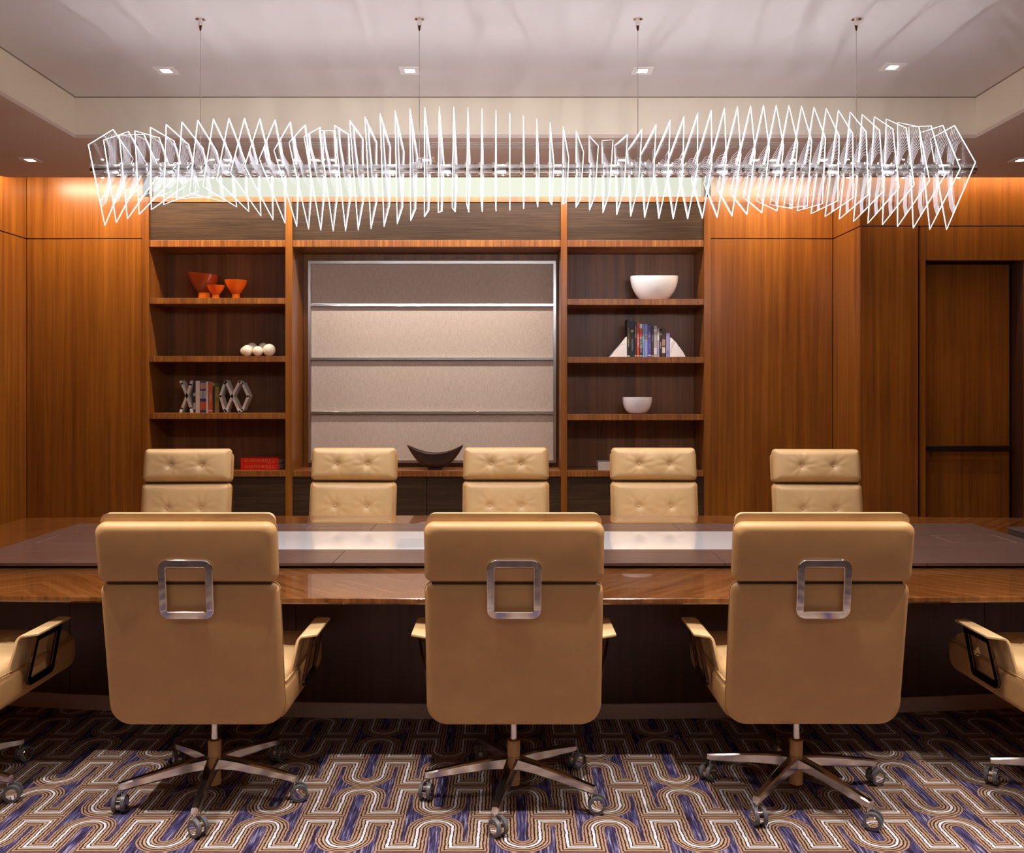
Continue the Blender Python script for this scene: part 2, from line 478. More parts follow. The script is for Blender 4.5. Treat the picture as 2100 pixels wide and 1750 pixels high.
# wall behind the camera
bm = nm(); box(bm, XL-.1, XR+.1, YF-.1, YF, 0, 3.56); structure('wall_front', bm, BASEW)

# ------------------------------------------------------------------ ceiling fittings
def downlight(x, y, z, e, label, group, cone=74, col=NEUT, blend=.35):
    t = thing('recessed_downlight', label, 'downlight', (x, y, z), group, world=False)
    bm = nm(); frame_loop(bm, [(-.058,-.058),(.058,-.058),(.058,.058),(-.058,.058)], [(-.028,-.028),(.028,-.028),(.028,.028),(-.028,.028)], .006, Matrix.Translation((0,0,-.003)))
    obj('trim_plate', bm, WHITEP, t)
    bm = nm(); box(bm, -.028, .028, -.028, .028, -.004, -.001); obj('lens', bm, LENS, t)
    l = bpy.data.lights.new('lamp', 'SPOT'); l.energy = e; l.spot_size = R(cone); l.spot_blend = blend
    l.shadow_soft_size = .025; l.color = col
    o = bpy.data.objects.new('lamp', l); C.objects.link(o); o.parent = t; o.location = (0, 0, -.03)
    return t
CX_ = [-1.977, -.574, .765, 2.18]
nmz = ['leftmost', 'second from left', 'third from left', 'rightmost']
for i, x in enumerate(CX_):
    downlight(x, 5.28 if i < 3 else 5.22, ZC, E_CEIL, 'square recessed downlight in the coffered ceiling, %s of four' % nmz[i], 'downlights in the coffer', 95)
    downlight(x, 3.17, ZS, E_NEAR*.45, 'square recessed downlight at the near edge of the coffer, %s of four' % nmz[i], 'downlights at the near edge of the coffer', 80, blend=.25)
SX_ = [-3.30, -1.936, -.572, .772, 2.156, 3.52]
nms = ['at the far left by the wall', 'second from the left', 'third from the left', 'third from the right', 'second from the right', 'at the far right by the door']
for i, x in enumerate(SX_):
    downlight(x, 6.31, ZS, E_SOF, 'small downlight in the soffit before the panelled wall, %s' % nms[i], 'downlights in the soffit by the back wall', 110, WARM, .6)
    downlight(x, 2.80, ZS, E_NEAR*1.9, 'small downlight in the near soffit, %s' % nms[i], 'downlights in the near soffit', 58, NEUT, .75)
def lamp_body(name, label, cat, x0, x1, y, z, d, group=None):
    t = thing(name, label, cat, ((x0+x1)/2, y, z), group)
    bm = nm(); box(bm, x0, x1, y-d/2, y+d/2, z+.004, z+.05); obj('housing', bm, WHITEP, t)
    for xx in (x0+.15, x1-.15):
        bm = nm(); cyl(bm, (xx, y, z+.05), (xx, y, 3.56), .006, n=10); obj('hanger', bm, STEEL, t)
lamp_body('fill_lamp_housing', 'wide housing added above the fill lamp behind the camera', 'light', -2.8, 2.8, -.2, 3.3, 1.24)  # made-up body for the added rear fill lamp, out of view
for x0_, x1_, y_, z_, lb in ((-3.95, -2.05, 7.215, 3.325, 'over the left cherry panels'), (-1.99, 1.25, 7.215, 3.325, 'over the bookcase'), (1.65, 2.64, 7.215, 3.325, 'over the right cherry panels'), (2.75, 4.55, 6.92, 3.28, 'over the door')):
    lamp_body('cove_lamp_channel', 'slim lamp channel hidden in the wall cove ' + lb, 'light', x0_, x1_, y_, z_, .05, 'cove lamp channels')
# linear slot diffuser in the soffit
t = thing('air_slot_diffuser', 'long thin linear slot diffuser in the soffit behind the glass chandelier', 'vent', (0, 5.93, ZS))
bm = nm(); box(bm, px(240,5.93), px(1862,5.93), 5.865, 5.995, ZS-.002, ZS-.0005); obj('dark_slot', bm, BLACK, t)
for k in range(4):
    y0 = 5.86 + k*.040
    bm = nm(); box(bm, px(238,5.93), px(1864,5.93), y0, y0+.022, ZS-.006, ZS-.0021); obj('slat', bm, SOFFP, t)

# light box over the bookcase, inside the cove
t = thing('cove_light_box', 'luminous greenish white panel in the cove above the bookcase', 'light', (0, DW, Zb(404)))
bm = nm(); box(bm, Xb(312), Xb(1440), DW+.03, DW+.05, Zb(403), 3.46); obj('diffuser', bm, BOXL, t)
bm = nm(); box(bm, Xb(306), Xb(1443), DW+.05, DW+.09, Zb(404), 3.47); box(bm, Xb(306), Xb(312)-.001, DW+.0, DW+.05, Zb(403), 3.47); box(bm, Xb(1440)+.001, Xb(1443), DW, DW+.05, Zb(403), 3.47)
obj('housing', bm, CHERRY, t)

# ------------------------------------------------------------------ built-in bookcase
BK = .43
bc = thing('built_in_bookcase', 'floor to cove cherry wood bookcase with open shelves either side of a niche', 'bookcase', (px(875,DW), DW, 0))
def part(name, x0, x1, y0, y1, z0, z1, m, bev=.0015, parent=None):
    bm = nm(); box(bm, x0, x1, y0, y1, z0, z1); return obj(name, bm, m, parent or bc, bevel=bev)
ZT = Zb(404)
for x0, x1 in ((293, 306), (586, 600), (1150, 1163), (1443.5, 1457)):
    part('upright', Xb(x0), Xb(x1), DW-.012, DW+BK, 0, ZT, CHERRY)
bays = [(306, 586, 0), (600, 1150, 1), (1163, 1443.5, 2)]
for x0, x1, k in bays:
    X0, X1 = Xb(x0)+.0008, Xb(x1)-.0008
    part('top_rail', X0, X1, DW-.006, DW+BK, Zb(415), ZT, CHERRY)
    part('header_panel', X0, X1, DW+.006, DW+.03, Zb(492.5), Zb(415.5), EBONY)
    part('header_rail', X0, X1, DW-.006, DW+BK, Zb(506.5), Zb(493), SHELF)
    part('lower_shelf', X0, X1, DW-.006, DW+BK, Zb(978), Zb(966), SHELF)
    xm = (X0+X1)/2
    if k == 1:
        for a_, b_ in ((X0, xm-.002), (xm+.002, X1)): part('cupboard_door', a_, b_, DW+.006, DW+.03, .1, Zb(979), EBONY)
        part('niche_back', X0, X1, DW+BK-.02, DW+BK, Zb(966)+.001, Zb(507)-.001, CHERRY, 0)
    else:
        part('cupboard_door', X0, X1, DW+.006, DW+.03, .1, Zb(979), EBONY)
        n = 12; wv = (X1-X0)/n
        for i in range(n):
            part('back_board', X0+i*wv+.0002, X0+(i+1)*wv-.0002, DW+BK-.02+random.uniform(0,.0004), DW+BK, Zb(966)+.001, Zb(507)-.001, BACK, .0004)
    part('plinth', X0, X1, DW+.03, DW+.06, 0, .1, BLACK)
dy = 0
LS = {0: (611.5, 730.5, 847.5), 2: (613.5, 732.5, 850)}
for k, ys in LS.items():
    X0, X1 = Xb(bays[k][0])+.0008, Xb(bays[k][1])-.0008
    for y in ys:
        part('shelf', X0, X1, DW-.004, DW+BK-.021, Zb(y+12), Zb(y), SHELF)

# fabric display panel in the niche
DP = DW + BK - .07
fp = thing('fabric_display_panel', 'tall woven beige display panel in a thin metal frame inside the niche', 'panel', (px(886,DP), DP, pz(948,DP)))
sP = F/DP
def Xp(x): return px(x, DP)
def Zp(y): return pz(y, DP)
bm = nm(); box(bm, Xp(633)+.004, Xp(1140)-.004, DP+.014, DP+.048, Zp(949)+.004, Zp(536)-.004); obj('backing_board', bm, BASEW, fp)
for a_, b_ in ((542, 623.5), (629.5, 733.5), (739.5, 844), (850, 944.5)):
    bm = nm(); box(bm, Xp(638.5), Xp(1134.5), DP-.002, DP+.0135, Zp(b_), Zp(a_)); obj('fabric_section', bm, FABRIC, fp, bevel=.002)
for y in (623.8, 733.8, 844.3):
    bm = nm(); box(bm, Xp(638.5), Xp(1134.5), DP-.03, DP+.0135, Zp(y+5.4), Zp(y)); obj('ledge_rail', bm, STEEL, fp, bevel=.0015, label='polished metal ledge')
bm = nm(); z0, z1 = Zp(949), Zp(536)
frame_loop(bm, [(Xp(633), z0), (Xp(1140), z0), (Xp(1140), z1), (Xp(633), z1)], [(Xp(638.3), Zp(944.8)), (Xp(1134.7), Zp(944.8)), (Xp(1134.7), Zp(541.7)), (Xp(638.3), Zp(541.7))], .04, Matrix.Translation((0, DP-.002, 0)) @ Matrix.Rotation(R(90), 4, 'X'))
obj('frame', bm, STEEL, fp)

# ------------------------------------------------------------------ things on the shelves
DS = DW + .10
def shelf_z(y): return Zb(y)
ORG = mat('orange_glass', (.95,.20,.012), .12, 0, Transmission_Weight=.55, IOR=1.4)
ORD = mat('dark_amber_glass', (.38,.055,.012), .12, 0, Transmission_Weight=.5, IOR=1.4)
WCER = mat('white_glazed_ceramic', (.93,.92,.94), .10)
PEARL = mat('pearl_glaze', (.80,.74,.78), .22)
CREAM = mat('cream_stone', (.86,.78,.62), .35)
TAUPE = mat('matte_taupe_ceramic', (.64,.55,.49), .5)
MARBLE = mat('rough_white_marble', (.93,.90,.89), .55)
g = G(MARBLE); n_ = g.noise(g.pos(), 60, 5, .7); g.bump(n_, .9, .006)
def footed_bowl(xc, y_rim, d_rim, d_foot, zs, label, m, D=DS, tilt=0):
    s = F/D; rr_, rf = d_rim/2/s, d_foot/2/s; h = (VY-y_rim)/s + H - zs
    x = px(xc, D)
    o = thing('glass_bowl', label, 'bowl', (x, D, zs), 'orange glass bowls', world=False)
    def fn(p, r, t, z): return Vector((p.x, p.y, p.z - tilt*p.x*max(0, z/h)))
    bm = nm(); hb = h*.30
    lathe(bm, [(rr_*.999, h-.001), (rr_, h), (rr_-.004, h), (rr_*.74, hb+(h-hb)*.55), (rr_*.44, hb+(h-hb)*.16), (.001, hb+.008)], 48, fn=fn)
    lathe(bm, [(rf*.9, hb), (rr_*.46, hb+(h-hb)*.10), (rr_*.78, hb+(h-hb)*.52), (rr_*.999, h-.001)], 48, fn=fn)
    obj('bowl_body', bm, m, o, smooth=60)
    bm = nm(); lathe(bm, [(rf*1.02, 0), (rf*.95, hb*.5), (rf*.9, hb+.001)], 32)
    obj('foot', bm, ORG, o, smooth=True)
zs = shelf_z(611.5)+.0005
footed_bowl(419, 563.5, 67, 25, zs, 'large dark orange footed glass bowl, tallest of the three', ORD, DS+.12, .10)
footed_bowl(442.5, 586, 36, 15, zs, 'smallest orange footed glass bowl, in front of the large one', ORG, DS-.03)
footed_bowl(484, 575.5, 46, 17, zs, 'medium orange footed glass bowl standing on the right', ORG, DS+.06)

def plain_bowl(xc, y_rim, w_rim, w_base, zs, label, m, D, sad=0, round_=.5):
    s = F/D; rr_, rb = w_rim/2/s, w_base/2/s; h = (VY-y_rim)/s + H - zs
    bm = nm()
    def fn(p, r, t, z): return Vector((p.x, p.y*.82, p.z + sad*math.cos(2*t)*(z/h)**3))
    prof = [(rb*.2, 0.0005), (rb, 0)]
    for i in range(1, 15):
        a_ = PI/2*i/14; prof.append((rb + (rr_-rb)*math.sin(a_)**round_, h*(1-math.cos(a_))))
    prof += [(rr_-.004, h)]
    for i in range(13, 0, -1):
        a_ = PI/2*i/14; prof.append((rb*.9 + (rr_-.007-rb*.9)*math.sin(a_)**round_, .008 + (h-.01)*(1-math.cos(a_))))
    prof.append((.001, .008))
    lathe(bm, prof, 64, fn=fn)
    o = obj('bowl', bm, m, smooth=True); o.location = (px(xc, D), D, zs)
    tag(o, label, 'bowl')
plain_bowl(1341.5, 568.5, 98, 46, shelf_z(613.5)+.0005, 'large glossy white bowl on the top right shelf', WCER, DS+.08, .006, 1.5)
plain_bowl(1306.5, 814.5, 62, 22, shelf_z(850)+.0005, 'small pearly white bowl on the lower right shelf', PEARL, DS+.02, 0, 1.0)

# cluster of cream balls
zs = shelf_z(730.5)+.001
cl = thing('ball_sculpture', 'cluster of cream round balls on the second left shelf', 'sculpture', (px(530,DS), DS, zs))
for x_, y_, r_, d_ in ((507,717.5,11.5,0), (529,718.5,10.5,-.02), (552,717,12.8,0), (517,714,11,.09), (540,712.5,9.5,.10), (495.5+6,720,8.5,.06)):
    D = DS+d_; rad = r_*D/F
    bm = nm(); bmesh.ops.create_uvsphere(bm, u_segments=28, v_segments=18, radius=rad)
    cz = max(pz(y_, D), zs+rad)
    if d_ <= 0: cz = zs+rad
    bmesh.ops.translate(bm, verts=bm.verts[:], vec=(px(x_, D), D, cz)); obj('ball', bm, CREAM, cl, smooth=80)

# lattice bookends
def lattice(name, label, polys, zs, D=DS, depth=.10, th=.021):
    s = F/D
    allx = [p[0] for q in polys for p in q]; xc = (min(allx)+max(allx))/2
    t = bpy.data.objects
    bm = nm()
    for q in polys:
        for (x0,y0),(x1,y1) in zip(q, q[1:]):
            a_ = Vector((px(x0,D), 0, pz(y0,D))); b_ = Vector((px(x1,D), 0, pz(y1,D)))
            d = (b_-a_).normalized(); a_ = a_-d*th*.3; b_ = b_+d*th*.3; n = Vector((-d.z, 0, d.x))*th/2
            vs = [Vector((v.x, yy, v.z)) for yy in (D, D+depth) for v in (a_-n, b_-n, b_+n, a_+n)]
            for v in vs: v.z = max(v.z, zs+.0005)
            V = [bm.verts.new(v) for v in vs]
            for f in ((0,1,2,3),(7,6,5,4),(0,4,5,1),(1,5,6,2),(2,6,7,3),(3,7,4,0)): bm.faces.new([V[i] for i in f])
            for c_ in (a_+d*th*.3, b_-d*th*.3):
                cz = max(c_.z, zs+th/2+.0006); cyl(bm, (c_.x, D+.0004, cz), (c_.x, D+depth-.0004, cz), th/2, n=14)
    o = obj(name, bm, TAUPE, loc=(px(xc,D), D, zs)); tag(o, label, 'bookend', 'taupe lattice bookends'); return o
zs = shelf_z(847.5)
lattice('lattice_bookend', 'taupe X-shaped lattice bookend left of the books', [[(370.5,783),(373,787),(383,812),(373,838),(370.5,845)], [(392.6,783),(391,789),(383,812),(391,837),(392.6,845)]], zs, DS+.01)
lattice('lattice_bookend', 'taupe double hexagon lattice bookend right of the books',
        [[(464,783),(460,787),(451.5,813),(460,841),(464,845)], [(463,783),(476,813),(491,845)], [(463,845),(476,813),(491,783)], [(491,783),(497,787),(509,813),(497,841),(491,845)]], zs, DS+.01)

def text_mesh(s, size, m, parent, M, name='title_lettering', bold=0.0, ext=.0004):
    cu = bpy.data.curves.new('t', 'FONT'); cu.body = s; cu.size = size; cu.align_x = 'CENTER'; cu.align_y = 'CENTER'
    cu.extrude = ext; cu.offset = bold; cu.resolution_u = 2
    o = bpy.data.objects.new('t', cu); C.objects.link(o)
    dg = bpy.context.evaluated_depsgraph_get(); me = bpy.data.meshes.new_from_object(o.evaluated_get(dg))
    bpy.data.objects.remove(o)
    me.transform(M); me.materials.clear(); me.materials.append(m)
    q = bpy.data.objects.new(name, me); C.objects.link(q); q.parent = parent
    return q
def pm(name, col, rough=.45): return mat(name, col, rough)
PAGES = pm('book_pages', (.80,.74,.62), .8)
def book(x0, x1, ytop, zs, cover, label, group, D, bands=(), text=None, depth=.17):
    """upright book, spine to the room"""
    X0, X1 = px(x0, D)+.0006, px(x1, D)-.0006; zt = pz(ytop, D); w_, h = X1-X0, zt-zs
    t = thing('book', label, 'book', ((X0+X1)/2, D, zs), group, world=False)
    bm = nm(); b = .0025
    box(bm, -w_/2, w_/2, 0, b, 0, h); box(bm, -w_/2, -w_/2+b, b, depth, 0, h); box(bm, w_/2-b, w_/2, b, depth, 0, h)
    obj('cover', bm, cover, t)
    bm = nm(); box(bm, -w_/2+b, w_/2-b, b, depth-.004, .003, h-.004); obj('pages', bm, PAGES, t)
    for k, (f0, f1, c) in enumerate(bands):
        bm = nm(); box(bm, -w_/2*.97, w_/2*.97, -.0006, -.0001, h*f0, h*f1); obj('spine_band', bm, c, t)
    if text:
        for s, fz, size, c in text:
            text_mesh(s, size, c, t, Matrix.Translation((0, -.0011, h*fz)) @ Matrix.Rotation(R(90), 4, 'X') @ Matrix.Rotation(R(-90), 4, 'Z'), 'spine_lettering')
    return t
K = dict(blk=pm('book_black', (.015,.012,.012)), drk=pm('book_dark', (.04,.022,.025)), red=pm('book_red', (.62,.06,.02)), wht=pm('book_white', (.75,.72,.72)),
         sky=pm('book_sky', (.17,.40,.72)), per=pm('book_periwinkle', (.29,.33,.68)), vio=pm('book_violet', (.11,.09,.40)), brn=pm('book_brown', (.07,.035,.03)),
         gry=pm('book_grey', (.42,.40,.42)), pnk=pm('book_pinkish', (.50,.38,.42)), grn=pm('book_green', (.22,.28,.10)), lav=pm('book_lavender', (.36,.34,.62)),
         gold=pm('book_gold', (.60,.32,.06), .3), org=pm('book_orange', (.52,.10,.03)), olv=pm('book_olive', (.26,.17,.04)), crm=pm('book_cream', (.72,.62,.52)), nav=pm('book_navy', (.04,.04,.15)), tan=pm('book_tan', (.45,.25,.16)))
zs = shelf_z(732.5)+.0005
c7 = lambda x: 1140 + x/5.833
t7 = lambda y: 480 + y/5.833
GR = 'upright books between the marble bookends'
TW, TG, TGd, TR, TK = K['wht'], K['gry'], K['gold'], K['red'], K['blk']
BR = [
 (853,885,1022,'blk','tall black book at the left end, tallest of the row',[(.02,.05,'wht')],[('ARCHITECTURE',.60,.016,TGd),('ARCHIVE',.36,.012,TW)]),
 (886,939,1045,'blk','thick black book with a round gold medallion on the spine',[],[('COLLECTION',.35,.016,TG)]),
 (941,966,1050,'drk','thin dark book with white lettering beside the red book',[(.03,.06,'wht')],[('INTERIORS NOW',.72,.013,TW)]),
 (968,998,1060,'red','bright red-orange book in the row',[(.03,.05,'wht')],[('MODERN DESIGN',.5,.014,TW)]),
 (1000,1037,1075,'drk','dark book with a white and red spine top and the word BOOK',[(.86,1,'wht'),(.62,.85,'red'),(.03,.06,'wht')],[('BOOK',.45,.034,TW),('DESIGN',.22,.014,TW)]),
 (1040,1058,1075,'sky','thin light blue book',[],[('TRAVEL',.5,.010,TW)]),
 (1060,1097,1078,'per','pale periwinkle book with a small olive patch',[(.54,.66,'olv')],None),
 (1100,1137,1097,'vio','violet blue book with white lettering',[(.05,.08,'wht')],[('PLACES',.72,.014,TW),('HOTELS',.35,.012,TG)]),
 (1140,1170,1100,'brn','dark brown book right of the violet one',[(.03,.06,'wht')],[('MATERIALS',.6,.012,TG)]),
 (1172,1210,1100,'gry','pale grey white book in the row',[(.8,.9,'wht'),(.1,.3,'wht')],None),
 (1212,1237,1135,'pnk','narrow pinkish book between pale grey and dark ones',[(.6,.9,'wht'),(.1,.35,'lav')],None),
 (1240,1268,1155,'drk','short dark book with a green spot near its top',[(.82,.93,'grn')],[('GARDENS',.45,.012,TW)]),
 (1270,1310,1130,'brn','brown book with a mottled picture spine',[(.4,.62,'tan'),(.15,.35,'crm')],None),
 (1318,1362,1185,'lav','shortest book, lavender, at the right end of the row',[],[('art',.2,.03,K['vio'])]),
]
for x0,x1,yt,c,lab,bands,txt in BR:
    b = book(c7(x0), c7(x1), t7(yt), zs, K[c], lab, GR, DS, [(a_,b_,K[q]) for a_,b_,q in bands], txt)
    if 'medallion' in lab:
        bm = nm(); cyl(bm, (0,-.0012,.222), (0,-.0002,.222), .012, n=24); obj('medallion', bm, K['gold'], b)
# marble bookends: rough wedges
def wedge(name, label, pts, D):
    bm = nm(); P_ = [(px(c7(x), D), max(pz(t7(y), D), zs)) for x, y in pts]
    for dd, sc2 in ((0, 1),): pass
    a_ = [bm.verts.new((x, D, z)) for x, z in P_]; b_ = [bm.verts.new((x + random.uniform(-.004,.004), D+.13, zs+(z-zs)*.95)) for x, z in P_]
    n = len(P_)
    for i in range(n): bm.faces.new((a_[i], a_[(i+1)%n], b_[(i+1)%n], b_[i]))
    bm.faces.new(a_[::-1]); bm.faces.new(b_)
    bmesh.ops.triangulate(bm, faces=bm.faces[:])
    bmesh.ops.subdivide_edges(bm, edges=bm.edges[:], cuts=2)
    for v in bm.verts:
        if v.co.z > zs+.01: v.co += Vector((0, random.uniform(-.003,.003), random.uniform(-.002,.002)))
    o = obj(name, bm, MARBLE, loc=(sum(p[0] for p in P_)/n, D, zs)); tag(o, label, 'bookend', 'rough white marble bookends')
wedge('marble_bookend', 'rough white marble bookend left of the book row', [(650,1470),(850,1470),(850,1228),(832,1234),(800,1290),(760,1350),(700,1415)], DS)
wedge('marble_bookend', 'rough white marble bookend right of the book row', [(1365,1470),(1553,1470),(1520,1410),(1470,1350),(1430,1290),(1385,1245),(1365,1235)], DS)

zs = shelf_z(847.5)+.0005
c6 = lambda x: 280 + x/5.147
t6 = lambda y: 720 + y/5.147
GR = 'upright books between the lattice bookends'
BL = [(598,622,305,'drk','dark speckled book next to the X-shaped bookend',[(.1,.3,'gry'),(.5,.6,'gry')],None),
 (623,668,315,'crm','thick cream book in the left row',[(0,.04,'wht')],None),
 (669,733,320,'nav','thick navy book with a busy patterned spine',[(.75,.95,'tan'),(.45,.7,'gry'),(.08,.35,'org')],[('WINE',.6,.03,K['brn'])]),
 (735,753,322,'wht','thin white book between the navy and orange ones',[],None),
 (755,803,330,'org','rust orange book in the left row',[(.05,.08,'crm')],[('GARDENS',.5,.016,K['crm'])]),
 (804,825,340,'grn','thin dark green book',[(0,.9,'drk')],None),
 (827,868,378,'olv','short olive tan book beside the hexagon bookend',[],[('HOUSE',.5,.014,K['drk'])])]
for x0,x1,yt,c,lab,bands,txt in BL:
    book(c6(x0), c6(x1), t6(yt), zs, K[c], lab, GR, DS+.03, [(a_,b_,K[q]) for a_,b_,q in bands], txt, .16 if x0 < 800 else .14)

# two red books lying flat
REDB = pm('glossy_red_cover', (.75,.02,.015), .25)
zb0 = shelf_z(966)+.0005
for k in range(2):
    x0, x1 = px(493.5, DS), px(571, DS); hh = .0485
    z0 = zb0 + k*(hh+.0004)
    t = thing('red_book', 'glossy red book lying flat, %s of the two, titled DIAMONDS' % ('upper' if k else 'lower'), 'book', ((x0+x1)/2, DS, z0), 'flat red books', world=False)
    W = x1-x0; bm = nm()
    box(bm, -W/2, W/2, 0, .004, .0, hh); box(bm, -W/2, W/2, .004, .24, 0, .003); box(bm, -W/2, W/2, .004, .24, hh-.003, hh)
    obj('cover', bm, REDB, t, bevel=.001)
    bm = nm(); box(bm, -W/2+.004, W/2-.004, .005, .235, .0035, hh-.0035); obj('pages', bm, PAGES, t)
    text_mesh('D I A M O N D S  !', .030, K['gold'], t, Matrix.Translation((-.002, -.0006, hh*.56)) @ Matrix.Rotation(R(90), 4, 'X'), bold=.0004)
    bm = nm()
    for i in range(8):
        a0, a1 = i/8, (i+1)/8
        q = lambda a: Vector((.065+.075*a, -.0004, .006+.024*a*a*a))
        u, v_ = q(a0), q(a1)
        vs = [bm.verts.new(u), bm.verts.new(v_), bm.verts.new(v_+Vector((0,0,.004))), bm.verts.new(u+Vector((0,0,.0025)))]
        bm.faces.new(vs)
    obj('gold_flourish', bm, K['gold'], t)
# white book lying on the lower right shelf
D = DS; x0 = px(1227, D); z0 = shelf_z(966)+.0005
t = thing('white_book', 'thick white book lying flat behind the fourth far chair', 'book', (x0+.13, D, z0), world=False)
bm = nm(); box(bm, -.13, .13, 0, .2, 0, .006); box(bm, -.13, .13, 0, .2, .058, .064); box(bm, -.13, -.126, 0, .2, .006, .058); obj('cover', bm, WCER, t)
bm = nm(); box(bm, -.1255, .128, .002, .196, .0065, .0575); obj('pages', bm, K['crm'], t)

# dark boat-shaped bowl in the niche
WENGE = mat('dark_wenge_wood', (.045,.022,.018), .22)
D = DW + .12; s = F/D; zs = shelf_z(966)+.0005
w2 = 57.5/s; z_tip = pz(914, D)-zs; z_mid = pz(931, D)-zs; dep = .11
bm = nm(); NU, NV = 40, 16
def boat(u, v, off):
    # u along length -1..1, v across -1..1
    rim = z_mid + (z_tip-z_mid)*abs(u)**2.0
    hw = dep*(1-abs(u)**2.2)**.75 + .001
    keel = z_tip*(abs(u)**2.3)*.96
    z = keel + (rim-keel)*abs(v)**2.2
    return Vector((u*w2*(1-off*.04), hw*v*(1-off*.08), z + off*.010*(1-abs(v)**3)*(1-abs(u))))
for off in (0, 1):
    gr = [[bm.verts.new(boat(-1+2*i/NU, -1+2*j/NV, off)) for j in range(NV+1)] for i in range(NU+1)]
    for i in range(NU):
        for j in range(NV): bm.faces.new((gr[i][j], gr[i+1][j], gr[i+1][j+1], gr[i][j+1]))
    if off == 0: g0 = gr
for i in range(NU):
    for j in (0, NV): bm.faces.new((g0[i][j], g0[i+1][j], gr[i+1][j], gr[i][j]))
bmesh.ops.scale(bm, verts=bm.verts[:], vec=(1,1,1))
t = thing('boat_bowl', 'dark crescent-shaped wooden bowl in the niche between two chairs', 'bowl', (px(892.5,D), D, zs), world=False)
bmesh.ops.translate(bm, verts=bm.verts[:], vec=(0,0,.004))
obj('bowl_body', bm, WENGE, t, smooth=80)
bm = nm(); slab(bm, [(.055*math.cos(a_)*1.1, .035*math.sin(a_)) for a_ in [2*PI*i/24 for i in range(24)]], .012, .002, Matrix.Translation((0,0,.006))); obj('foot', bm, WENGE, t)

# ------------------------------------------------------------------ conference table
TZ = .715
tb = thing('conference_table', 'long boat-shaped lacquered cherry conference table with raised bronze centre', 'table', (.10, 4.81, 0))
XC = .10; XT = 3.20
def Ynear(x): return 3.625 + .0113*(x-XC)**2
def Yfar(x): return 5.991 - .012*(x-XC)**2
N = 24
xs = [XC-XT+2*XT*i/N for i in range(N+1)]
outl = [(x, Ynear(x)) for x in xs] + [(x, Yfar(x)) for x in xs[::-1]]
def loopz(o, z, inset=0):
    r = []
    for x, y in o:
        yy_ = y + (inset if y < 4.8 else -inset)
        xx_ = XC + (x-XC)*(1-inset/XT)
        r.append((xx_, yy_, z))
    return r
bm = nm()
rings = [[bm.verts.new(p) for p in loopz(outl, z, i)] for z, i in ((TZ-.05,.10), (TZ-.025,.004), (TZ-.018,0), (TZ-.003,0), (TZ,.003))]
for a_, b_ in zip(rings, rings[1:]):
    for i in range(len(a_)): bm.faces.new((a_[i], a_[(i+1)%len(a_)], b_[(i+1)%len(a_)], b_[i]))
bm.faces.new(rings[0][::-1]); bm.faces.new(rings[-1])
obj('tabletop', bm, TABLE, tb)
# raised centre platform on a recessed dark riser
PY0, PY1, PX0, PX1, PZ = 4.23, 5.459, -2.567, 2.753, .740
bm = nm(); box(bm, PX0+.05, PX1-.05, PY0+.05, PY1-.05, TZ+.0005, PZ-.014); obj('platform_riser', bm, BLACK, tb)
gx0, gx1, gy0, gy1 = -1.75, 1.93, 4.587, 5.162
def plank(x0, x1, y0, y1, name='platform_panel'):
    bm = nm(); box(bm, x0+.0012, x1-.0012, y0+.0006, y1-.0006, PZ-.014, PZ); return obj(name, bm, BRONZE, tb, bevel=.001)
J = [gx0, px(682, PY0), .35, px(1488, PY0), gx1]
for a_, b_ in zip(J, J[1:]): plank(a_, b_, PY0, gy0)
J2 = [gx0, px(760, 5.2), px(1100,5.2), px(1395, 5.2), gx1]
for a_, b_ in zip(J2, J2[1:]): plank(a_, b_, gy1, PY1)
plank(PX0, gx0, PY0, PY1, 'platform_end'); plank(gx1, PX1, PY0, PY1, 'platform_end')
bm = nm(); box(bm, gx0+.001, gx1-.001, gy0+.001, gy1-.001, PZ-.014, PZ-.001); obj('glass_insert', bm, FROST, tb, label='frosted white glass insert')
GROOVE = mat('hatch_groove', (.42,.30,.26), .3, .5)
for hx, hy, hw, hd in ((-2.30, 4.90, .34, .24), (2.48, 4.90, .34, .24), (-1.0, 5.3, .32, .14), (1.15, 5.3, .32, .14)):
    bm = nm(); frame_loop(bm, [(hx-hw/2,hy-hd/2),(hx+hw/2,hy-hd/2),(hx+hw/2,hy+hd/2),(hx-hw/2,hy+hd/2)], [(hx-hw/2+.003,hy-hd/2+.003),(hx+hw/2-.003,hy-hd/2+.003),(hx+hw/2-.003,hy+hd/2-.003),(hx-hw/2+.003,hy+hd/2-.003)], .0008, Matrix.Translation((0,0,PZ+.0004)))
    obj('cable_hatch', bm, GROOVE, tb)
# base
BX = [-2.75, -2.11, -1.0, .09, 1.2, 2.28, 2.9]
def Yb(x): return 4.255 + .030*(x-XC)**2
def Yb2(x): return 9.62 - Yb(x)
for x0, x1 in zip(BX, BX[1:]):
    bm = nm(); prism(bm, [(x0+.0015, Yb(x0)), (x1-.0015, Yb(x1)), (x1-.0015, Yb(x1)+.03), (x0+.0015, Yb(x0)+.03)], .078, TZ-.0505)
    obj('base_panel', bm, BASEW, tb)
    bm = nm(); prism(bm, [(x0+.0015, Yb2(x0)-.03), (x1-.0015, Yb2(x1)-.03), (x1-.0015, Yb2(x1)), (x0+.0015, Yb2(x0))], .078, TZ-.0505)
    obj('base_panel', bm, BASEW, tb)
bm = nm(); prism(bm, [(x, Yb(x)+.012) for x in BX] + [(x, Yb2(x)-.012) for x in BX[::-1]], 0.0005, .077); obj('toe_kick', bm, KICK, tb)
bm = nm(); prism(bm, [(x, Yb(x)+.031) for x in BX] + [(x, Yb2(x)-.031) for x in BX[::-1]], .0775, TZ-.051); obj('base_core', bm, BLACK, tb)

